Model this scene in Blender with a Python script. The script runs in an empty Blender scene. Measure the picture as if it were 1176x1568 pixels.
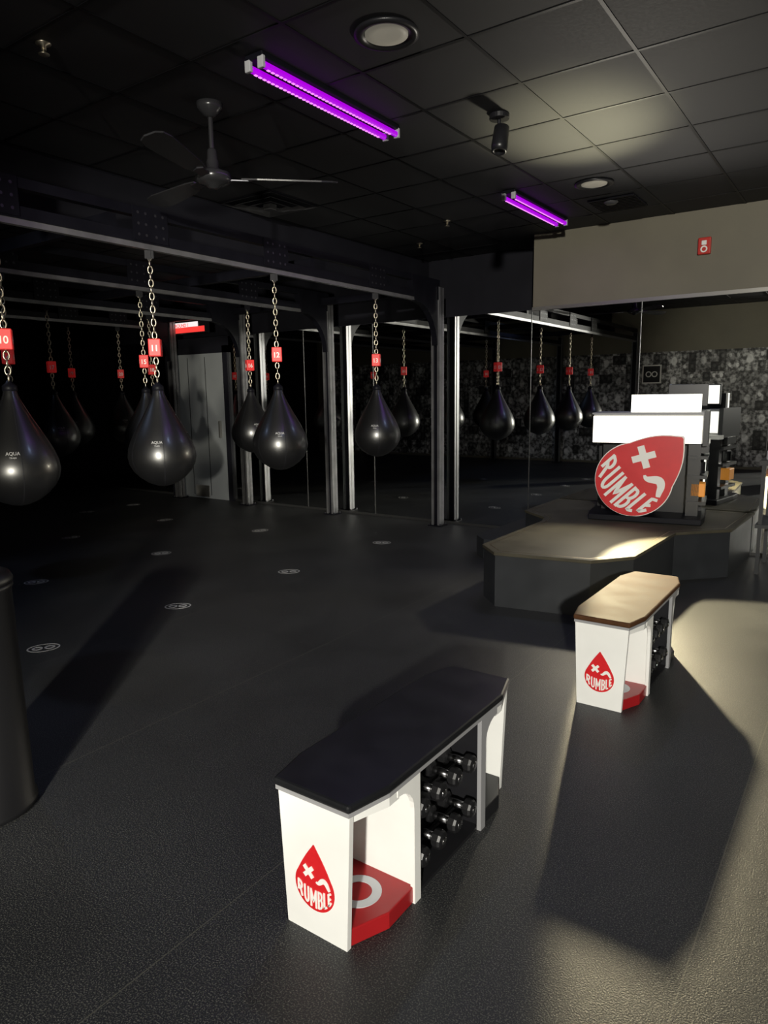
import bpy, math, random
from mathutils import Matrix, Vector
random.seed(4)
D=bpy.data; C=bpy.context
col=C.scene.collection
C.scene.view_settings.view_transform='Standard'
# ------------------------------------------------------------ materials
def mat(name, base=(0.5,0.5,0.5), rough=0.5, metal=0.0, emit=None, es=0.0, spec=0.5, noise=None, coat=0.0):
    m=D.materials.new(name); m.use_nodes=True
    nt=m.node_tree; b=nt.nodes['Principled BSDF']
    b.inputs['Base Color'].default_value=(*base,1); b.inputs['Roughness'].default_value=rough
    b.inputs['Metallic'].default_value=metal; b.inputs['Specular IOR Level'].default_value=spec
    b.inputs['Coat Weight'].default_value=coat
    if emit: b.inputs['Emission Color'].default_value=(*emit,1); b.inputs['Emission Strength'].default_value=es
    if noise:
        sc,amt=noise
        tc=nt.nodes.new('ShaderNodeTexCoord'); n=nt.nodes.new('ShaderNodeTexNoise'); n.inputs['Scale'].default_value=sc; n.inputs['Detail'].default_value=5
        nt.links.new(tc.outputs['Object'],n.inputs['Vector'])
        r=nt.nodes.new('ShaderNodeMapRange'); r.inputs['From Min'].default_value=.25; r.inputs['From Max'].default_value=.75
        r.inputs['To Min'].default_value=1-amt; r.inputs['To Max'].default_value=1+amt
        nt.links.new(n.outputs['Fac'],r.inputs['Value'])
        v=nt.nodes.new('ShaderNodeVectorMath'); v.operation='SCALE'; v.inputs[0].default_value=base
        nt.links.new(r.outputs['Result'],v.inputs['Scale']); nt.links.new(v.outputs['Vector'],b.inputs['Base Color'])
        r2=nt.nodes.new('ShaderNodeMapRange'); r2.inputs['From Min'].default_value=.3; r2.inputs['From Max'].default_value=.7
        r2.inputs['To Min'].default_value=max(rough-.03,0); r2.inputs['To Max'].default_value=min(rough+.03,1)
        nt.links.new(n.outputs['Fac'],r2.inputs['Value']); nt.links.new(r2.outputs['Result'],b.inputs['Roughness'])
    return m
M={}
M['ceil']=mat('ceiling_tile_black',(0.019,0.019,0.023),.7,noise=(60,.25))
M['tbar']=mat('ceiling_grid_black',(0.004,0.004,0.005),.5,spec=.3)
M['wallblk']=mat('wall_black_paint',(0.009,0.009,0.013),.6,spec=.25,noise=(3,.2))
M['soffit']=mat('soffit_grey_paint',(0.15,0.137,0.10),.6,noise=(2,.12))
M['mirror']=mat('mirror_glass',(0.78,0.80,0.79),.0,1.0)
M['steel']=mat('rig_steel_grey',(0.24,0.24,0.25),.42,.7,noise=(8,.2))
M['rigblk']=mat('rig_black_powder',(0.005,0.005,0.008),.5,.0,spec=.15,noise=(8,.2))
M['bolt']=mat('bolt_zinc',(0.08,0.08,0.09),.4,.8)
M['vent']=mat('vent_dark_grey',(0.09,0.09,0.095),.4,.3)
M['chain']=mat('chain_nickel',(0.6,0.54,0.42),.35,1.0)
M['vinyl']=mat('bag_black_vinyl',(0.005,0.005,0.0055),.36,spec=1.0,coat=.35)
M['vinyl'].node_tree.nodes['Principled BSDF'].inputs['Coat Roughness'].default_value=.16
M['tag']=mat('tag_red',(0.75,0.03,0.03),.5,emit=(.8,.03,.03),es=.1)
M['white']=mat('white_laminate',(0.85,0.85,0.82),.4,noise=(5,.04))
M['red']=mat('logo_red',(0.62,0.015,0.02),.4,noise=(6,.08))
M['redsh']=mat('shelf_red',(0.34,0.012,0.015),.3,noise=(6,.1))
M['prw']=mat('logo_white',(0.85,0.84,0.8),.5)
M['bench']=mat('bench_top_vinyl',(0.010,0.0105,0.012),.36,noise=(9,.12))
M['bench2']=mat('bench_top_warm_sheen',(0.075,0.034,0.016),.7,spec=.06,noise=(9,.3))  # black pad browned: warm sheen of the light painted into the colour
M['lip']=mat('bench_edge_grey',(0.3,0.3,0.31),.4)
M['ring']=mat('ring_grey',(0.6,0.62,0.65),.4)
M['blk']=mat('black_plastic',(0.012,0.012,0.014),.35)
M['rubber']=mat('dumbbell_rubber',(0.010,0.010,0.011),.4)
M['chrome']=mat('dumbbell_chrome',(0.6,0.6,0.62),.2,1.0)
M['stagetop']=mat('stage_top_laminate',(0.06,0.054,0.038),.6,spec=.13,noise=(4,.25))
M['stageside']=mat('stage_side_laminate',(0.022,0.024,0.027),.42,noise=(5,.2))
M['gold']=mat('stage_trim_brass',(0.22,0.18,0.12),.35,.8)
M['tubep']=mat('uv_tube',(0.1,0,0.2),.3,emit=(0.36,0.0,0.62),es=1.1)
M['tubeled']=mat('uv_led_strip',(0.2,0,0.3),.3,emit=(0.85,0.25,1.0),es=1.5)
M['capw']=mat('tube_cap_white',(0.4,0.4,0.42),.4)
M['lens']=mat('downlight_lens',(0.45,0.42,0.35),.5,emit=(1,.93,.75),es=.11)
M['door']=mat('door_grey_paint',(0.22,0.23,0.23),.5,emit=(.8,.85,.85),es=.012,noise=(2,.1))
M['seam']=mat('mirror_seam',(0.05,0.05,0.05),.4,.5)
M['alum']=mat('aluminium_trim',(0.4,0.39,0.36),.35,.9)
M['lightbox']=mat('lightbox_white',(0.9,0.9,0.88),.4,emit=(1,.95,.80),es=1.8)
M['gloww']=mat('screen_white',(0.9,0.9,0.88),.4,emit=(1,.97,.85),es=1.4)  # monitor screen; also puts brightness into the podium's rear panels
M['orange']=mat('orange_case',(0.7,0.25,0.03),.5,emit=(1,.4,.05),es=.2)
M['alarm']=mat('alarm_red',(0.5,0.03,0.02),.4)
M['decal']=mat('floor_decal_white',(0.4,0.4,0.4),.5)
M['bin']=mat('bin_black_metal',(0.006,0.006,0.007),.45,.0,spec=.25)
def floor_mat():
    m=D.materials.new('rubber_floor'); m.use_nodes=True; nt=m.node_tree; N=nt.nodes; L=nt.links; b=N['Principled BSDF']
    tc=N.new('ShaderNodeTexCoord')
    def noise(s,d=3):
        n=N.new('ShaderNodeTexNoise'); n.inputs['Scale'].default_value=s; n.inputs['Detail'].default_value=d; L.new(tc.outputs['Object'],n.inputs['Vector']); return n
    def mr(src,a,bb,c,d):
        r=N.new('ShaderNodeMapRange'); r.inputs['From Min'].default_value=a; r.inputs['From Max'].default_value=bb; r.inputs['To Min'].default_value=c; r.inputs['To Max'].default_value=d; L.new(src,r.inputs['Value']); return r.outputs['Result']
    n1=noise(220,3); n2=noise(1.3,4)
    sp=mr(n1.outputs['Fac'],.5,.72,0,1); bl=mr(n2.outputs['Fac'],.3,.7,.8,1.2)
    mix=N.new('ShaderNodeMix'); mix.data_type='RGBA'; mix.inputs['A'].default_value=(.016,.017,.020,1); mix.inputs['B'].default_value=(.12,.12,.108,1); L.new(sp,mix.inputs['Factor'])
    vm=N.new('ShaderNodeVectorMath'); vm.operation='SCALE'; L.new(mix.outputs['Result'],vm.inputs[0]); L.new(bl,vm.inputs['Scale'])
    sx=N.new('ShaderNodeSeparateXYZ'); L.new(tc.outputs['Object'],sx.inputs[0])
    a=N.new('ShaderNodeMath'); a.operation='ADD'; a.inputs[1].default_value=.30+1.22*20; L.new(sx.outputs['X'],a.inputs[0])
    q=N.new('ShaderNodeMath'); q.operation='MODULO'; q.inputs[1].default_value=1.22; L.new(a.outputs[0],q.inputs[0])
    lt=N.new('ShaderNodeMath'); lt.operation='LESS_THAN'; lt.inputs[1].default_value=.004; L.new(q.outputs[0],lt.inputs[0])
    mx2=N.new('ShaderNodeMix'); mx2.data_type='RGBA'; L.new(lt.outputs[0],mx2.inputs['Factor']); L.new(vm.outputs['Vector'],mx2.inputs['A']); mx2.inputs['B'].default_value=(.07,.07,.06,1)
    L.new(mx2.outputs['Result'],b.inputs['Base Color'])
    L.new(mr(n2.outputs['Fac'],.3,.7,.42,.52),b.inputs['Roughness']); b.inputs['Specular IOR Level'].default_value=.38
    bp=N.new('ShaderNodeBump'); bp.inputs['Strength'].default_value=.5; bp.inputs['Distance'].default_value=.003; L.new(n1.outputs['Fac'],bp.inputs['Height']); L.new(bp.outputs['Normal'],b.inputs['Normal'])
    return m
M['floor']=floor_mat()
def collage_mat():
    m=D.materials.new('photo_collage'); m.use_nodes=True; nt=m.node_tree; N=nt.nodes; L=nt.links; b=N['Principled BSDF']
    tc=N.new('ShaderNodeTexCoord')
    def cell(sx,sz,off):
        mp=N.new('ShaderNodeMapping'); mp.inputs['Scale'].default_value=(sx,0,sz); mp.inputs['Location'].default_value=(off,0,off*.7); L.new(tc.outputs['Object'],mp.inputs['Vector'])
        fl=N.new('ShaderNodeVectorMath'); fl.operation='FLOOR'; L.new(mp.outputs['Vector'],fl.inputs[0])
        fr=N.new('ShaderNodeVectorMath'); fr.operation='FRACTION'; L.new(mp.outputs['Vector'],fr.inputs[0])
        w=N.new('ShaderNodeTexWhiteNoise'); L.new(fl.outputs['Vector'],w.inputs['Vector']); return w,fr
    w1,f1=cell(3.6,2.6,0); w2,f2=cell(7.2,5.2,.0)
    def math_(op,a,bv=None,c=None):
        x=N.new('ShaderNodeMath'); x.operation=op
        for i,v in enumerate((a,bv,c)):
            if v is None: continue
            if isinstance(v,(int,float)): x.inputs[i].default_value=v
            else: L.new(v,x.inputs[i])
        return x.outputs[0]
    sel=math_('GREATER_THAN',w1.outputs['Value'],.55)
    val=N.new('ShaderNodeMix'); L.new(sel,val.inputs['Factor']); L.new(w2.outputs['Value'],val.inputs['A']); L.new(w1.outputs['Value'],val.inputs['B'])
    fr=N.new('ShaderNodeMix'); fr.data_type='VECTOR'; L.new(sel,fr.inputs['Factor']); L.new(f2.outputs['Vector'],fr.inputs['A']); L.new(f1.outputs['Vector'],fr.inputs['B'])
    sub=N.new('ShaderNodeVectorMath'); sub.operation='SUBTRACT'; L.new(fr.outputs['Result'],sub.inputs[0]); sub.inputs[1].default_value=(.5,0,.6)
    ln=N.new('ShaderNodeVectorMath'); ln.operation='LENGTH'; L.new(sub.outputs['Vector'],ln.inputs[0])
    face=N.new('ShaderNodeMapRange'); face.inputs['From Min'].default_value=.16; face.inputs['From Max'].default_value=.24; face.inputs['To Min'].default_value=1; face.inputs['To Max'].default_value=0; L.new(ln.outputs['Value'],face.inputs['Value'])
    n=N.new('ShaderNodeTexNoise'); n.inputs['Scale'].default_value=14; n.inputs['Detail'].default_value=4; L.new(tc.outputs['Object'],n.inputs['Vector'])
    nn=N.new('ShaderNodeMapRange'); nn.inputs['From Min'].default_value=.42; nn.inputs['From Max'].default_value=.6; L.new(n.outputs['Fac'],nn.inputs['Value'])
    p=math_('POWER',val.outputs['Result'],1.8)
    a=math_('MULTIPLY',face.outputs['Result'],.55)
    a2=math_('MULTIPLY_ADD',nn.outputs['Result'],.45,a)
    a2=math_('ADD',a2,.08)
    a3=math_('MULTIPLY_ADD',p,1.15,.06)
    a4=math_('MULTIPLY',a3,a2)
    a5=math_('MINIMUM',a4,.85)
    L.new(a5,b.inputs['Base Color']); b.inputs['Roughness'].default_value=.6
    return m
M['collage']=collage_mat()
# ------------------------------------------------------------ helpers
def mesh(name,verts,faces,m,parent=None,smooth=False,mtx=None,bevel=0):
    me=D.meshes.new(name); me.from_pydata([tuple(v) for v in verts],[],faces); me.update()
    me.materials.append(M[m] if isinstance(m,str) else m)
    if smooth:
        for p in me.polygons: p.use_smooth=True
    o=D.objects.new(name,me); col.objects.link(o)
    if parent: o.parent=parent
    if mtx is not None: o.matrix_local=mtx
    if bevel:
        bv=o.modifiers.new('bevel','BEVEL'); bv.width=bevel; bv.segments=2; bv.limit_method='ANGLE'
    return o
def empty(name,loc=(0,0,0),rz=0):
    e=D.objects.new(name,None); e.empty_display_size=.1; col.objects.link(e); e.location=loc; e.rotation_euler=(0,0,rz); return e
BF=[(0,3,2,1),(4,5,6,7),(0,1,5,4),(1,2,6,5),(2,3,7,6),(3,0,4,7)]
def boxv(x0,x1,y0,y1,z0,z1): return [(x0,y0,z0),(x1,y0,z0),(x1,y1,z0),(x0,y1,z0),(x0,y0,z1),(x1,y0,z1),(x1,y1,z1),(x0,y1,z1)]
def box(name,b,m,parent=None,bevel=0,mtx=None): return mesh(name,boxv(*b),BF,m,parent,bevel=bevel,mtx=mtx)
def boxes(name,bl,m,parent=None,bevel=0):
    V=[];F=[]
    for b in bl:
        k=len(V); V+=boxv(*b); F+=[tuple(i+k for i in f) for f in BF]
    return mesh(name,V,F,m,parent,bevel=bevel)
def prism(name,poly,z0,z1,m,parent=None,bevel=0,mtx=None,smooth=False):
    n=len(poly); V=[(p[0],p[1],z0) for p in poly]+[(p[0],p[1],z1) for p in poly]
    F=[tuple(range(n-1,-1,-1)),tuple(range(n,2*n))]+[(i,(i+1)%n,n+(i+1)%n,n+i) for i in range(n)]
    return mesh(name,V,F,m,parent,bevel=bevel,mtx=mtx)
def lathe(name,prof,m,parent=None,seg=32,mtx=None,smooth=True,caps=True,sy=1.0):
    V=[];F=[]
    for r,z in prof:
        for i in range(seg):
            a=2*math.pi*i/seg; V.append((r*math.cos(a),r*math.sin(a)*sy,z))
    for j in range(len(prof)-1):
        for i in range(seg):
            F.append((j*seg+i,j*seg+(i+1)%seg,(j+1)*seg+(i+1)%seg,(j+1)*seg+i))
    if caps:
        F.append(tuple(range(seg-1,-1,-1))); k=(len(prof)-1)*seg; F.append(tuple(range(k,k+seg)))
    return mesh(name,V,F,m,parent,smooth=smooth,mtx=mtx)
def ring(name,r0,r1,z0,z1,m,parent,mtx=None,sy=1.0):
    return lathe(name,[(r0,z0),(r1,z0),(r1,z1),(r0,z1),(r0,z0)],m,parent,36,mtx,False,False,sy)
def cyl(name,r,z0,z1,m,parent=None,seg=24,mtx=None): 
    e=min(.003,r*.2)
    return lathe(name,[(r-e,z0),(r,z0+e),(r,z1-e),(r-e,z1)],m,parent,seg,mtx,smooth=False)
def T(x,y,z): return Matrix.Translation((x,y,z))
def R(a,ax): return Matrix.Rotation(math.radians(a),4,ax)
RX90=R(90,'X')
_txt={}
def textmesh(s,off=.02,ext=.004):
    k=(s,off,ext)
    if k in _txt: return _txt[k]
    c=D.curves.new('txt','FONT'); c.body=s; c.align_x='CENTER'; c.size=1; c.offset=off; c.extrude=ext
    o=D.objects.new('txt',c); col.objects.link(o); C.view_layer.update()
    me=D.meshes.new_from_object(o.evaluated_get(C.evaluated_depsgraph_get()))
    D.objects.remove(o)
    xs=[v.co.x for v in me.vertices]; cx=(min(xs)+max(xs))/2
    for v in me.vertices: v.co.x-=cx
    _txt[k]=me; return me
def text(name,s,m,parent,mtx,off=.02,ext=.004):
    me=textmesh(s,off,ext).copy(); me.materials.clear(); me.materials.append(M[m])
    o=D.objects.new(name,me); col.objects.link(o); o.parent=parent; o.matrix_local=mtx; return o
def stroke(name,pts,ws,z0,z1,m,parent,mtx):
    L=[];Rr=[]
    for i,p in enumerate(pts):
        a=pts[max(i-1,0)]; b=pts[min(i+1,len(pts)-1)]; d=Vector((b[0]-a[0],b[1]-a[1])).normalized(); n=Vector((-d.y,d.x))*ws[i]/2
        L.append((p[0]+n.x,p[1]+n.y)); Rr.append((p[0]-n.x,p[1]-n.y))
    n=len(L); V=[(p[0],p[1],z0) for p in L+Rr]+[(p[0],p[1],z1) for p in L+Rr]; F=[]
    for i in range(n-1):
        F+=[(i,i+1,n+i+1,n+i),(2*n+i,3*n+i,3*n+i+1,2*n+i+1),(i,2*n+i,2*n+i+1,i+1),(n+i,n+i+1,3*n+i+1,3*n+i)]
    F+=[(0,n,3*n,2*n),(n-1,3*n-1,4*n-1,2*n-1)]
    return mesh(name,V,F,m,parent,mtx=mtx)
def drop_poly(r=.5,tip=.93,n=40,bulge=.02):
    th=math.acos(r/tip); P=[]
    a0=math.pi/2+th; a1=math.pi/2-th+2*math.pi
    for i in range(n+1):
        a=a0+(a1-a0)*i/n; P.append((r*math.cos(a),r*math.sin(a)))
    s=P[-1]; e=P[0]; ns=(math.cos(a1),math.sin(a1))
    for k in range(1,8):
        t=k/8; b=bulge*math.sin(math.pi*t); P.append((s[0]*(1-t)+ns[0]*b,s[1]*(1-t)+tip*t+ns[1]*b))
    P.append((0.014,tip-.008)); P.append((-.014,tip-.008))
    for k in range(7,0,-1):
        t=k/8; b=bulge*math.sin(math.pi*t); P.append((e[0]*(1-t)-ns[0]*b,e[1]*(1-t)+tip*t+ns[1]*b))
    return P
def arc(cx,cy,rx,ry,a0,a1,n=8): return [(cx+rx*math.cos(math.radians(a0+(a1-a0)*i/n)),cy+ry*math.sin(math.radians(a0+(a1-a0)*i/n))) for i in range(n+1)]
def lin(*p):
    out=[]
    for a,b in zip(p,p[1:]):
        for i in range(6): out.append((a[0]+(b[0]-a[0])*i/6,a[1]+(b[1]-a[1])*i/6))
    return out+[p[-1]]
GL={'R':[lin((.14,0),(.14,1)),[(.14,.93),(.5,.93)]+arc(.5,.70,.36,.23,90,-90)+[(.5,.47),(.14,.47)],lin((.5,.47),(.86,0))],
    'U':[lin((.14,1),(.14,.35))+arc(.5,.33,.36,.26,180,360)+lin((.86,.35),(.86,1))],
    'M':[lin((.1,0),(.1,1)),lin((.1,.95),(.5,.3),(.9,.95)),lin((.9,1),(.9,0))],
    'B':[lin((.14,0),(.14,1)),[(.14,.93),(.5,.93)]+arc(.5,.72,.32,.21,90,-90)+[(.5,.51),(.14,.51)],[(.14,.51),(.52,.51)]+arc(.52,.29,.36,.22,90,-90)+[(.52,.07),(.14,.07)]],
    'L':[lin((.16,1),(.16,.07),(.9,.07))],
    'E':[lin((.86,.93),(.16,.93),(.16,.07),(.88,.07)),lin((.16,.5),(.76,.5))]}
def logo(parent,mtx,th=.004,tip=.93,bulge=.02,lift=0.,sw=.042,xrot=0):
    prism('teardrop',drop_poly(tip=tip,bulge=bulge),0,th,'red',parent,mtx=mtx)
    z0,z1=th*.9,th*1.0+.012
    for k,a in enumerate((45,-45)):
        box('eye_x_%d'%k,(-.155,.155,-.045,.045,z0,z1+.002*k),'prw',parent,mtx=mtx@T(-.14,.31+lift,0)@R(a+xrot,'Z'))
    pts=[];ws=[]
    for i in range(25):
        t=i/24; x=.05+.34*t
        y=.19+.05*math.sin((t*1.45-.5)*2*math.pi*.75)
        if t>.8: y-=(t-.8)*.3
        pts.append((x,y+lift)); ws.append(.03+.08*max(0,math.sin(math.pi*min(max(t*.9,0),1))))
    stroke('wink',pts,ws,z0,z1,'prw',parent,mtx)
    xpos=[(-.43,-.305),(-.265,-.14),(-.105,.055),(.09,.205),(.235,.32),(.345,.435)]
    for li,(ch,(xa,xb)) in enumerate(zip('RUMBLE',xpos)):
        for k,st in enumerate(GL[ch]):
            Q=[]
            for (u,w) in st:
                X=xa+(xb-xa)*u
                lo=-math.sqrt(max(.465**2-X*X,0))+.03; hi=-.04+.10*(X/.42)**2
                lo=min(lo,hi-.22)
                Q.append((X,lo+(hi-lo)*w))
            stroke('letter_%s_%d'%(ch,k),Q,[sw]*len(Q),z0,z1+.0005*k,'prw',parent,mtx)
# ------------------------------------------------------------ room shell
YM=7.3; H=3.2; XL=-13; XR=3.0; YB=-7.0
box('floor',(XL,XR,YB,8.2,-.1,0),'floor')
box('ceiling',(XL,XR,YB,8.2,H,H+.1),'ceil')
g=[];gx=-1.72-.6096*18
while gx<XR: g.append((gx-.009,gx+.009,YB,8.0,H-.004,H-.0005)); gx+=.6096
gy=3.80-.6096*17
while gy<8.0: g.append((XL,XR,gy-.009,gy+.009,H-.0037,H-.0005)); gy+=.6096
boxes('trim_1',g,'tbar')
box('wall_front',(XL,-3.12,7.9,8.1,0,H),'wallblk')
box('wall_front_mirror_base',(XL,XR,YM+.02,7.9,0,2.44),'wallblk')
box('soffit_front',(-3.12,XR,YM,7.9,2.44,H),'soffit')
box('mirror_wall_panel',(-7.85,XR,YM,YM+.02,0.02,2.43),'mirror')
box('mirror_wall_panel',(XL,-9.25,YM,YM+.02,0.02,2.43),'mirror')
s=[]
for x in (-7.6,-6.4,-5.25,-4.05,-3.13,-1.98,-.8,.4,1.6): s.append((x-.004,x+.004,YM-.004,YM+.001,.0,2.43))
boxes('trim_2',s,'seam')
box('trim_3',(-3.12,XR,YM-.02,YM+.005,2.42,2.455),'alum')
box('baseboard_front',(XL,XR,YM-.006,YM+.001,0,.03),'seam')
box('wall_left',(XL-.1,XL,YB,8.1,0,H),'wallblk')
box('wall_right',(XR,XR+.1,YB,8.1,0,H),'wallblk')
box('wall_rear',(XL,-1.3,-1.0,-.8,0,H),'soffit')
box('wall_entry',(-1.3,XR,YB-.1,YB,0,H),'wallblk')
box('wall_entry_side',(-1.5,-1.3,YB,-1.0,0,H),'wallblk')
box('photo_collage_mural',(-12.5,-1.35,-.798,-.785,.05,2.35),'collage')
box('ceiling_bulkhead',(-5.05,-4.78,-.8,7.9,2.78,H),'wallblk',bevel=.02)
d=empty('door_1',(-8.55,YM,0))
box('leaf',(-.6,.6,-.02,.015,0,2.2),'door',d)
boxes('panel_lines',[(-.2,-.19,-.024,-.018,.05,2.15),(.19,.2,-.024,-.018,.05,2.15)],'blk',d)
boxes('frame',[(-.7,-.6,-.04,.02,0,2.3),(.6,.7,-.04,.02,0,2.3),(-.7,.7,-.04,.02,2.2,2.3)],'wallblk',d)
box('kick_plate',(-.15,.15,-.03,-.02,0.02,.2),'alum',d)
box('handle',(.48,.5,-.07,-.02,.95,1.2),'alum',d)
t=empty('led_ticker_display',(-8.75,YM-.05,2.52))
M['tick']=mat('ticker_red',(0.5,0,0),.5,emit=(1,.06,.05),es=.9); M['tickw']=mat('ticker_white',(0.5,.5,.5),.5,emit=(1,.9,.9),es=.9)
box('case',(-.52,.52,-.03,.05,-.02,.17),'blk',t)
box('screen_red',(-.5,.5,-.036,-.03,0.0,.08),'tick',t)
box('screen_white',(-.5,.36,-.036,-.03,.08,.15),'tickw',t)
text('ticker_text','ROUND 1','tick',t,T(0,-.037,.085)@RX90@Matrix.Diagonal((.07,.07,.1,1)))
f=empty('fire_alarm_strobe',(-1.43,YM,2.87))
box('body',(-.055,.055,-.045,0,-.075,.075),'alarm',f,bevel=.008)
ring('strobe_ring',.018,.03,0,.004,'prw',f,mtx=T(0,-.046,-.03)@RX90)
box('lens',(-.022,.022,-.06,-.044,.005,.045),'prw',f,bevel=.004)
f=empty('framed_emblem',(-3.9,-.785,1.9))
box('frame',(-.19,.19,0,.03,-.19,.19),'prw',f); box('plate',(-.165,.165,.028,.035,-.165,.165),'blk',f)
for k in (-1,1): ring('ring_%d'%k,.04,.06,0,.004,'prw',f,mtx=T(.06*k,.037,0)@R(-90,'X'))
# ------------------------------------------------------------ ceiling fixtures
def downlight(x,y):
    e=empty('recessed_downlight',(x,y,H))
    lathe('trim_ring',[(.125,-.0),(.15,-.004),(.152,-.014),(.13,-.02),(.105,-.012),(.1,0)],'blk',e,40)
    lathe('lens',[(.001,-.006),(.06,-.013),(.1,-.0125),(.1,0)],'lens',e,40)
for p in ((-2.0,2.93),(-2.0,5.85),(-4.96,-.3),(-5.5,2.1)): downlight(*p)
def uvtube(x,y0,y1):
    e=empty('uv_tube_light',(x,y0,H)); L=y1-y0
    box('housing',(-.06,.06,0,L,-.03,0),'rigblk',e,bevel=.006)
    for k in (-1,1):
        mt=T(.043*k,.02,-.055)@R(-90,'X')
        cyl('tube_%d'%k,.017,0,L-.04,'tubep',e,16,mt)
        nled=int((L-.1)/.03)
        boxes('led_strip_%d'%k,[(.043*k-.006,.043*k+.006,.05+q*.03,.05+q*.03+.018,-.0745,-.071) for q in range(nled)],'tubeled',e)
        for q in (0,L-.02): box('cap_%d'%k,(.043*k-.019,.043*k+.019,q,q+.02,-.076,-.02),'capw',e,bevel=.004)
uvtube(-2.63,2.70,3.90); uvtube(-2.63,5.6,6.8)
e=empty('ceiling_spotlight',(-2.0,4.12,H))
cyl('canopy',.06,-.03,0,'blk',e); cyl('stem',.012,-.09,-.03,'blk',e,12)
lathe('head',[(.02,-.07),(.045,-.06),(.05,.06),(.045,.09),(.03,.09),(.03,.075)],'blk',e,24,mtx=T(0.01,0,-.13)@R(180-14,'X'))
for x,y in ((-3.35,2.05),(-3.55,6.2),(-4.3,6.9)):
    e=empty('ceiling_sprinkler',(x,y,H)); lathe('escutcheon',[(.035,-.0),(.035,-.004),(.012,-.012),(.012,-.03)],'chain',e,20); lathe('deflector',[(.012,-.03),(.006,-.04),(.025,-.047),(.025,-.05),(.004,-.05)],'chain',e,20)
e=empty('emergency_sensor',(-2.05,6.45,H)); lathe('base',[(.06,0),(.06,-.02),(.04,-.035),(.001,-.038)],'vent',e,24)
def diffuser(x,y):
    e=empty('hvac_ceiling_diffuser',(x,y,H-.004)); 
    for k,s in enumerate((.295,.225,.155,.085)):
        z0=-.012-.012*k
        def q(sx,zz): return [(-sx,-sx,zz),(sx,-sx,zz),(sx,sx,zz),(-sx,sx,zz)]
        V=q(s,z0)+q(s-.045,z0+.022)
        mesh('louver_%d'%k,V,[(i,(i+1)%4,4+(i+1)%4,4+i) for i in range(4)],'vent',e)
    box('plenum',(-.3,.3,-.3,.3,-.003,.0),'rigblk',e)
    box('hub',(-.04,.04,-.04,.04,-.05,-.003),'vent',e)
diffuser(-1.72-.6096*4.5,3.80+.6096*1.5)
e=empty('ceiling_access_vent',(-1.72-.6096*.5,3.80+.6096*4.5,H-.004)); boxes('vent_slats',[(-.2,.2,-.2+.05*i,-.175+.05*i,-.012,0) for i in range(9)],'rigblk',e)
# ------------------------------------------------------------ fan
M['blade']=mat('fan_blade_black',(0.025,0.025,0.027),.25)
e=empty('ceiling_fan',(-3.26,2.98,H))
lathe('canopy',[(.075,0),(.07,-.03),(.03,-.07),(.02,-.075)],'blade',e)
cyl('downrod',.014,-.36,-.06,'blade',e,16)
lathe('motor',[(.02,-.24),(.028,-.25),(.03,-.30),(.035,-.31),(.035,-.345),(.06,-.36),(.1,-.375),(.105,-.41),(.08,-.43),(.04,-.44),(.03,-.455),(.001,-.46)],'blade',e,32)
for k,a in enumerate((44,-66,170)):
    mt=R(a,'Z')@T(0,0,-.40)@R(13,'X')
    P=[(.16,-.035),(.25,-.055),(.45,-.07),(.62,-.078),(.69,-.066),(.72,-.03),(.72,.03),(.69,.06),(.62,.07),(.45,.06),(.25,.05),(.16,.035)]
    prism('blade_%d'%k,P,-.004,.004,'blade',e,mtx=mt)
    prism('blade_arm_%d'%k,[(.07,-.02),(.2,-.03),(.22,0),(.2,.03),(.07,.02)],-.01,-.004,'bolt',e,mtx=mt)
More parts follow.
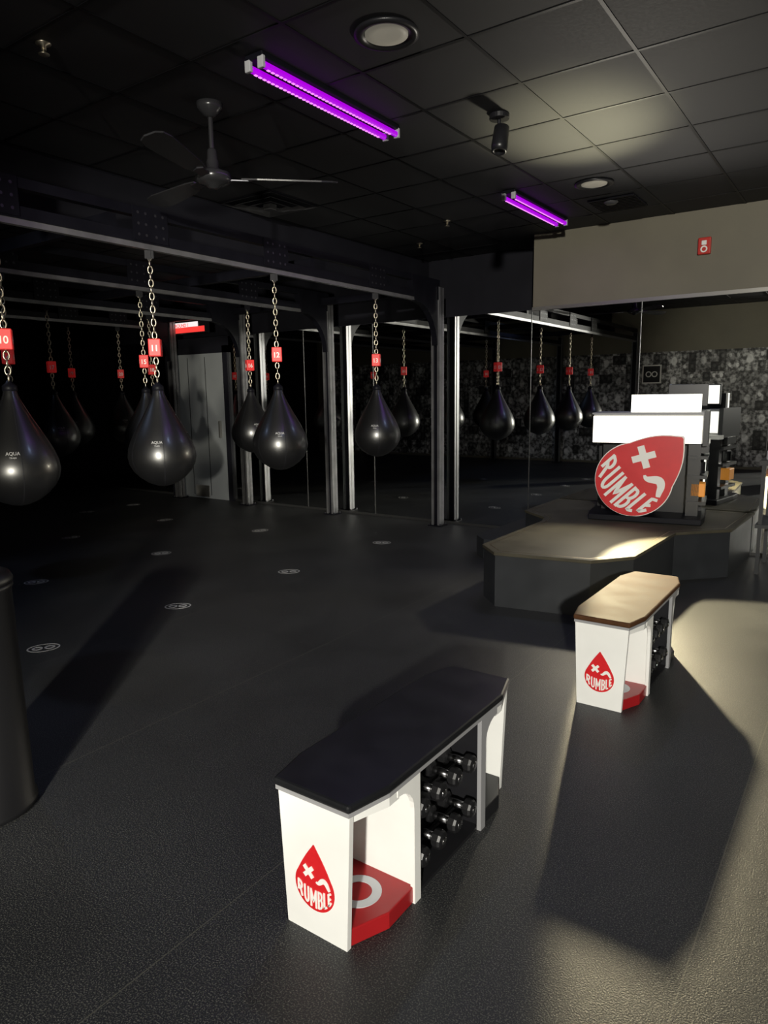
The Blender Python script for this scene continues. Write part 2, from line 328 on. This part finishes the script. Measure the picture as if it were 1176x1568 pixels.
# ------------------------------------------------------------ rig
rows=[-4.2,-5.82,-7.4,-8.9]
rig=empty('bag_rig_frame')
Y0=-.55;Y1=7.12
bl=[(0,2.17),(0,3.22),(0,4.45),(0,5.9),(1,3.02),(1,4.32),(1,5.72),(2,4.3),(2,5.6),(3,5.45),(3,6.2)]
def dots(name,P,xs):
    V=[];F=[]
    for (yy,zz) in P:
        k=len(V)
        for i in range(8):
            a=math.pi*2*i/8; V.append((xs,yy+.010*math.cos(a),zz+.010*math.sin(a)))
        F.append(tuple(range(k,k+8)))
    mesh(name,V,F,'bolt',rig)
for r,x in enumerate(rows):
    box('rail_%d'%r,(x-.02,x+.02,Y0,Y1,2.555,2.59),'steel',rig)
    box('channel_%d'%r,(x-.03,x+.03,Y0,Y1,2.59,2.66),'rigblk',rig)
    for rr,yb in bl:
        if rr==r:
            box('hanger_plate_%d'%r,(x+.03,x+.04,yb-.14,yb+.14,2.60,2.82),'rigblk',rig)
            dots('bolts_%d'%r,[(yb+a,z) for a in (-.1,-.04,.04,.1) for z in (2.64,2.71,2.78)],x+.0405)
    box('upper_channel_%d'%r,(x-.03,x+.03,Y0,Y1,2.76,2.82),'rigblk',rig)
    for j,yp in enumerate((Y1,Y0)):
        boxes('post_%d_%d'%(r,j),[(x-.055,x-.045,yp-.05,yp+.05,0,2.74),(x+.045,x+.055,yp-.05,yp+.05,0,2.74),(x-.055,x-.025,yp-.055,yp-.045,0,2.6),(x+.025,x+.055,yp-.055,yp-.045,0,2.6)],'steel',rig)
        box('post_web_%d_%d'%(r,j),(x-.055,x+.055,yp-.005,yp+.005,0,2.74),'rigblk',rig)
        box('foot_%d_%d'%(r,j),(x-.09,x+.09,yp-.08,yp+.08,0,.012),'rigblk',rig)
        boxes('foot_bolts_%d_%d'%(r,j),[(x+a-.01,x+a+.01,yp+b-.01,yp+b+.01,.012,.03) for a in (-.075,.075) for b in (-.065,.065)],'bolt',rig)
    G=[(Y1-.05,2.82),(Y1-.05,2.10)]
    for i in range(9):
        a=math.radians(i*90/8); G.append((Y1-.05-.45+.45*math.cos(a)-.02,2.10+.45*math.sin(a)))
    G.append((Y1-.6,2.82))
    V=[(x-.035,p[0],p[1]) for p in G]+[(x+.035,p[0],p[1]) for p in G]; n=len(G)
    mesh('gusset_%d'%r,V,[tuple(range(n)),tuple(range(2*n-1,n-1,-1))]+[(i,n+i,n+(i+1)%n,(i+1)%n) for i in range(n)],'rigblk',rig)
for j,y in enumerate((.9,2.95,4.95,7.0)):
    box('cross_%d'%j,(rows[-1],rows[0],y-.03,y+.03,2.665,2.75),'rigblk',rig)
# ------------------------------------------------------------ bags
prof=[(.002,0),(.05,.008),(.105,.03),(.158,.068),(.202,.115),(.228,.165),(.238,.215),(.232,.27),(.213,.325),(.184,.385),(.151,.445),(.117,.505),(.085,.565),(.058,.62),(.042,.66),(.036,.69),(.03,.70)]
o=lathe('bagtmp',prof,'vinyl',None,48); bagme=o.data; D.objects.remove(o)
def rad(z):
    for (r0,z0),(r1,z1) in zip(prof,prof[1:]):
        if z0<=z<=z1: return r0+(r1-r0)*(z-z0)/(z1-z0)
    return .1
def build_chain(length):
    V=[];F=[]; pitch=.044; n=int(length/pitch); pitch=length/n
    for k in range(n):
        zc=-(k+.5)*pitch; hl=pitch*.5+.004; w=.0155; tr=.0048
        S=14;q=6; b=len(V)
        for i in range(S):
            a=2*math.pi*i/S; cx,cz=math.cos(a),math.sin(a)
            for j in range(q):
                t=2*math.pi*j/q; ox=tr*math.cos(t); oy=tr*math.sin(t)
                X=w*cx+ox*cx; Z=hl*cz+ox*cz
                V.append((oy,X,zc+Z) if k%2 else (X,oy,zc+Z))
        for i in range(S):
            for j in range(q):
                F.append((b+i*q+j,b+((i+1)%S)*q+j,b+((i+1)%S)*q+(j+1)%q,b+i*q+(j+1)%q))
    o=mesh('chaintmp',V,F,'chain',smooth=True); me=o.data; D.objects.remove(o); return me
chme=build_chain(.88)
def bag(x,y,ang,n,rz):
    e=empty('teardrop_punching_bag',(x,y,0),ang)
    for nm,me,z in (('bag_body',bagme,.92),('chain',chme,2.535)):
        o=D.objects.new(nm,me); col.objects.link(o); o.parent=e; o.location=(0,0,z)
    for k in range(6):
        a=2*math.pi*(k+.5)/6+.2; V=[];F=[]
        for i,(r,z) in enumerate(prof[1:]):
            for s in (-1,1):
                aa=a+s*.0035/max(r,.02); V.append(((r+.0015)*math.cos(aa),(r+.0015)*math.sin(aa),z+.92))
            if i: F.append((2*i-2,2*i-1,2*i+1,2*i))
        mesh('seam_%d'%k,V,F,'blk',e,smooth=True)
    lathe('collar',[(.03,1.60),(.042,1.605),(.04,1.635),(.02,1.65),(.012,1.665)],'rigblk',e,24)
    boxes('hanger',[(-.03,.03,-.006,.006,2.5,2.553),(-.012,.012,-.012,.012,2.49,2.553)],'rigblk',e)
    box('number_tag',(-.042,.042,-.042,.042,1.84,1.96),'tag',e,bevel=.006)
    for a in (0,90,180,270):
        text('tag_number',str(n),'prw',e,R(a,'Z')@T(0,-.0422,1.875)@RX90@Matrix.Diagonal((.055,.06,.1,1)))
    for word,zz,sc in (('AQUA',1.24,.026),('TRAIN',1.22,.013)):
        me=textmesh(word,.01,.0).copy(); me.materials.clear(); me.materials.append(M['decal'])
        for v in me.vertices:
            u=v.co.x*sc; w=v.co.y*sc; z=zz+w; r=rad(z-.92)+.002; a=-math.pi/2+u/r
            v.co=(r*math.cos(a),r*math.sin(a),z)
        o=D.objects.new('printed_mark',me); col.objects.link(o); o.parent=e
    d=empty('floor_marking',(x,y+.05,.0015),ang)
    ring('outer_ring',.088,.097,0,.0008,'decal',d,sy=.75)
    for k in (-1,1): ring('inner_ring',.018,.032,0,.0008,'decal',d,mtx=T(.036*k,0,0))
camang=lambda x,y: math.atan2(-y,-x)+math.pi/2
for i,(r,y) in enumerate(bl): bag(rows[r],y,camang(rows[r],y)+random.uniform(-.2,.3),10+i,0)
# ------------------------------------------------------------ benches
def bench(x,y,top):
    e=empty('dumbbell_bench',(x,y,0)); L=1.03
    def oct_(s=0): return [(-.142+s,s),(.135-s,s),(.17-s,.15),(.17-s,L-.15),(.127-s,L-s),(-.127+s,L-s),(-.172+s,L-.15),(-.172+s,.15)]
    prism('seat_pad',oct_(),.437,.462,top,e,bevel=.008)
    prism('seat_lip',oct_(.004),.424,.437,'lip',e)
    for k,(ya,yb,sg) in enumerate(((.012,.03,1),(L-.03,L-.012,-1))):
        P=[(-.115,0),(.108,0),(.128,.424),(-.135,.424)] if sg>0 else [(-.104,0),(.104,0),(.123,.424),(-.123,.424)]
        V=[(p[0],ya,p[1]) for p in P]+[(p[0],yb,p[1]) for p in P]
        mesh('end_panel_%d'%k,V,[(0,1,2,3),(7,6,5,4),(1,0,4,5),(2,1,5,6),(3,2,6,7),(0,3,7,4)],'white',e)
        ys=(lambda v: v) if sg>0 else (lambda v: L-v)
        P=[(-.105,ys(.03)),(.104,ys(.03)),(.158,ys(.15)),(.158,ys(.30)),(-.155,ys(.30)),(-.155,ys(.15))]
        if sg<0: P=P[::-1]
        prism('base_shelf_%d'%k,P,.0,.055,'redsh' if sg>0 else 'blk',e,bevel=.004)
        a,b=sorted((ys(.285),ys(.305))); box('divider_%d'%k,(-.15,.15,a,b,.05,.424),'white' if sg>0 else 'blk',e)
        if sg>0:
            V=[(-.11,.03,.05),(-.158,.15,.05),(-.158,.30,.05),(-.128,.03,.424),(-.162,.15,.424),(-.162,.30,.424)]
            V+=[(v[0]+.012,v[1]+.004,v[2]) for v in V]
            mesh('cubby_side',V,[(0,1,4,3),(1,2,5,4),(6,9,10,7),(7,10,11,8)],'white',e)
        for s in (-1,1):
            Pz=[(.278,.0),(.312,.0),(.312,.424),(.19,.424),(.19,.402)]
            for i in range(7):
                aa=math.radians(90-i*15); Pz.append((.198+.08*math.cos(aa),.322+.08*math.sin(aa)))
            V=[(s*.150,ys(p[0]),p[1]) for p in Pz]+[(s*.166,ys(p[0]),p[1]) for p in Pz]; n=len(Pz)
            mesh('side_post_%d'%s,V,[tuple(range(n)),tuple(range(2*n-1,n-1,-1))]+[(i,n+i,n+(i+1)%n,(i+1)%n) for i in range(n)],'white' if sg>0 else 'lip',e)
            p0=Vector((s*.122,ys(.03))); p1=Vector((s*.164,ys(.15))); p2=Vector((s*.164,ys(.2)))
            V=[];F=[]
            for q in (p0,p1,p2):
                for z in (.395,.424):
                    V.append((q.x,q.y,z)); V.append((q.x-s*.014,q.y,z))
            for i in (0,1):
                b0=i*4; F+=[(b0,b0+4,b0+6,b0+2),(b0+1,b0+3,b0+7,b0+5),(b0,b0+1,b0+5,b0+4)]
            mesh('side_rail_%d'%s,V,F,'white',e)
    ring('shelf_ring',.042,.072,.0555,.057,'ring',e,mtx=T(.03,.17,0))
    box('shelf_letter_stem',(-.045,-.02,.085,.17,.0555,.057),'ring',e)
    logo(e,T(-.005,.0115,.155)@RX90@Matrix.Diagonal((.146,.146,.146,1)),.012)
    box('rack_spine',(-.012,.012,.305,L-.305,.03,.424),'blk',e)
    rb=[]
    for z in (.10,.27):
        for xx in (-.075,.065): rb.append((xx,xx+.01,.3,L-.3,z-.03,z-.018))
    rb.append((-.15,.15,.3,L-.3,0,.012))
    boxes('rack_rails',rb,'blk',e)
    for r,z in enumerate((.105,.275)):
        for c in range(4):
            yy=.36+c*.105
            for s in (-1,1):
                mt=T(s*.09,yy,z)@R(90,'Y')
                nm='dumbbell_%d_%d_%d'%(r,c,s)
                lathe(nm,[(.012,-.072),(.028,-.068),(.032,-.06),(.032,-.038),(.026,-.034),(.013,-.032),(.0125,.032),(.026,.034),(.032,.038),(.032,.06),(.028,.068),(.012,.072)],'rubber',e,10,mtx=mt,smooth=False)
                lathe(nm+'_grip',[(.0135,-.031),(.016,0),(.0135,.031)],'chrome',e,16,mtx=mt)
                lathe(nm+'_badge',[(.001,.0723),(.014,.0723),(.014,.074),(.001,.074)],'chrome',e,16,mtx=mt)
    return e
b1=bench(-1.206,1.345,'bench')
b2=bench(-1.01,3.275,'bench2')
# ------------------------------------------------------------ stage
st=empty('stage_platform')
SP=[(-2.40,4.74),(-2.20,4.53),(-1.52,4.64),(-1.30,4.92),(-1.26,5.95),(-1.10,6.12),(-.90,6.32),(-.86,7.28),(-2.77,7.28),(-2.77,6.38),(-2.45,6.1),(-2.40,5.9)]
def inset(P,d):
    n=len(P);Q=[]
    for i in range(n):
        a=Vector(P[i-1]);b=Vector(P[i]);c=Vector(P[(i+1)%n])
        n1=(b-a).normalized();n1=Vector((-n1.y,n1.x)); n2=(c-b).normalized();n2=Vector((-n2.y,n2.x))
        m=(n1+n2).normalized(); Q.append(tuple(b+m*d/max(m.dot(n1),.3)))
    return Q
prism('body',inset(SP,.012),0,.385,'stageside',st)
prism('top',SP,.385,.41,'stagetop',st,bevel=.004)
A=inset(SP,.05);B=inset(SP,.058);n=len(A)
mesh('inlay',[(p[0],p[1],.4105) for p in A]+[(p[0],p[1],.4105) for p in B],[(i,(i+1)%n,n+(i+1)%n,n+i) for i in range(n)],'gold',st)
s=empty('stage_step')
prism('step',[(-3.1,6.0),(-2.95,5.85),(-2.8,5.85),(-2.8,7.26),(-3.1,7.26)],0,.19,'stageside',s,bevel=.004)
# ------------------------------------------------------------ podium
pd=empty('trainer_podium',(-1.68,6.66,.4115),math.radians(9))
prism('plinth',[(-.46,-.40),(.48,-.40),(.50,-.2),(.50,.3),(-.48,.3),(-.48,-.2)],0,.05,'rigblk',pd,bevel=.006)
box('front_lightbox',(-.46,.44,-.29,-.26,.69,.925),'lightbox',pd,bevel=.003)
box('desk_carcass',(-.46,.45,-.26,.22,.69,.94),'lip',pd)
box('desk_top_edge',(-.47,.45,-.29,.23,.94,.955),'lip',pd)
box('side_cheek',(.45,.49,-.28,.24,.67,.965),'blk',pd)
box('top_lightbox',(-.16,.42,-.12,-.08,.955,1.11),'gloww',pd)
box('top_lightbox_back',(-.16,.42,-.08,-.02,.955,1.11),'blk',pd)
boxes('legs',[(.34,.44,-.2,-.1,.05,.69),(.36,.46,.12,.2,.05,.69),(-.46,-.38,.1,.2,.05,.69),(.34,.5,-.22,.2,.38,.41),(.34,.5,-.22,.2,.55,.58),(.34,.5,-.22,.2,.15,.18),(.38,.5,-.16,.1,.6,.67)],'blk',pd)
box('front_apron',(-.40,.36,-.05,-.03,.05,.69),'blk',pd)
box('orange_case',(.37,.49,-.2,-.05,.22,.34),'orange',pd,bevel=.008)
cyl('amp_knob_unit',.05,.42,.52,'blk',pd,mtx=T(.43,-.1,0))
box('rear_shelf',(-.2,.5,.22,.34,.66,.70),'prw',pd)
box('monitor',(.12,.46,.24,.265,1.0,1.20),'blk',pd,bevel=.004)
box('monitor_screen',(.13,.45,.2655,.270,1.01,1.19),'gloww',pd)
box('monitor_stand',(.24,.34,.2,.26,.955,1.0),'blk',pd)
box('rear_panel',(.0,.44,.222,.235,.72,.93),'gloww',pd)  # white desk back, no screen; glow stands in for reflected light
box('rear_leg_panel',(.2,.34,.20,.215,.1,.66),'gloww',pd)  # plain white panel, its lit look given by emission
mtx=T(-.085,-.37,.375)@RX90@R(-46,'Z')@Matrix.Diagonal((.64,.64,.64,1))
logo(pd,mtx,.06,tip=.84,bulge=.055,xrot=18)
prism('sign_edge_band',drop_poly(.512,.86,bulge=.055),-.004,.03,'prw',pd,mtx=mtx)
box('sign_bracket',(-.15,0,-.36,-.29,.05,.3),'blk',pd)
e=empty('equipment_stand',(-.68,6.75,0))
boxes('frame',[(-.06,-.03,-.2,-.17,0,.95),(.4,.43,-.2,-.17,0,.95),(-.06,-.03,.3,.33,0,.95),(.4,.43,.3,.33,0,.95),(-.08,.45,-.22,.35,.93,.97),(-.08,.45,-.22,.35,.4,.43)],'stageside',e)
box('device',(-.04,.38,-.15,.28,.97,1.05),'lip',e,bevel=.01)
# ------------------------------------------------------------ bin
e=empty('trash_can',(-2.69,1.13,0))
lathe('body',[(.17,0),(.19,.012),(.19,.03),(.182,.035),(.172,.86),(.178,.87),(.178,.885)],'bin',e,48)
lathe('lid_ring',[(.178,.885),(.18,.9),(.17,.92),(.14,.93),(.12,.925),(.12,.9)],'bin',e,48)
# ------------------------------------------------------------ lights
def aim(o,t): o.rotation_euler=(Vector(t)-o.location).to_track_quat('-Z','Y').to_euler()
def spot(name,loc,t,w,colr,ang,blend=.3,r=.05):
    l=D.lights.new(name,'SPOT'); l.energy=w; l.color=colr; l.spot_size=math.radians(ang); l.spot_blend=blend; l.shadow_soft_size=r
    o=D.objects.new(name,l); col.objects.link(o); o.location=loc; aim(o,t); return o
def area(name,loc,t,w,colr,sx,sy):
    l=D.lights.new(name,'AREA'); l.energy=w; l.color=colr; l.shape='RECTANGLE'; l.size=sx; l.size_y=sy
    o=D.objects.new(name,l); col.objects.link(o); o.location=loc; aim(o,t); return o
spot('entry_spot_light',(2.4,-4.9,2.9),(-1.6,4.0,.8),3300,(1,.96,.86),50,.6,.12)
spot('podium_spot_light',(-1.95,6.2,1.34),(1.15,3.4,0),1050,(1,.86,.53),62,.12,.05)
spot('podium_wide_fill',(-1.95,6.2,1.34),(-1.6,3.2,0),75,(1,.9,.68),110,.7,.05)  # weak extra fill, added to light the floor on the left
spot('podium_bounce_fill',(-1.9,6.2,1.5),(-1.75,4.75,3.2),360,(1,.93,.58),34,1,.1)  # no lamp here: added to imitate light reflected up off the podium
spot('podium_bounce_fill',(-1.9,6.2,1.5),(-.7,4.4,3.2),110,(1,.93,.8),105,1,.1)  # wider added fill for the ceiling tiles, no fixture
spot('rear_wall_fill',(-1.66,6.3,1.62),(-2.1,-.8,2.3),380,(1,.95,.8),34,1,.1)  # added fill, brightens the rear wall seen in the mirror
spot('bag_highlight_fill',(1.3,-3.2,1.08),(-4.6,3.6,1.15),2600,(1,.95,.80),30,.8,.2)  # unseen low lamp, added to put highlights on the bags
spot('downlight_lamp',(-4.96,-.3,3.15),(-1.4,1.9,0),130,(.8,.86,1),75,.6,.06)
for p in ((-2.0,2.93),(-2.0,5.85),(-5.5,2.1)):
    spot('downlight_lamp',(p[0],p[1],3.15),(p[0],p[1],0),24,(.5,.64,1),150,1,.09)
for y in (3.3,6.2):
    area('uv_glow_light',(-2.63,y,3.08),(-2.63,y,0),1.3,(.45,.1,1),.1,1.1)
w=D.worlds.new('world'); C.scene.world=w; w.use_nodes=True
w.node_tree.nodes['Background'].inputs[0].default_value=(.2,.25,.5,1); w.node_tree.nodes['Background'].inputs[1].default_value=.01
# ------------------------------------------------------------ camera
cd=D.cameras.new('camera'); cam=D.objects.new('camera',cd); col.objects.link(cam)
cd.sensor_fit='VERTICAL'; cd.sensor_height=36; cd.lens=24.57; cd.clip_start=.02
cam.matrix_world=T(0,0,1.55)@R(35,'Z')@R(80.5,'X')@R(-.8,'Z')
C.scene.camera=cam
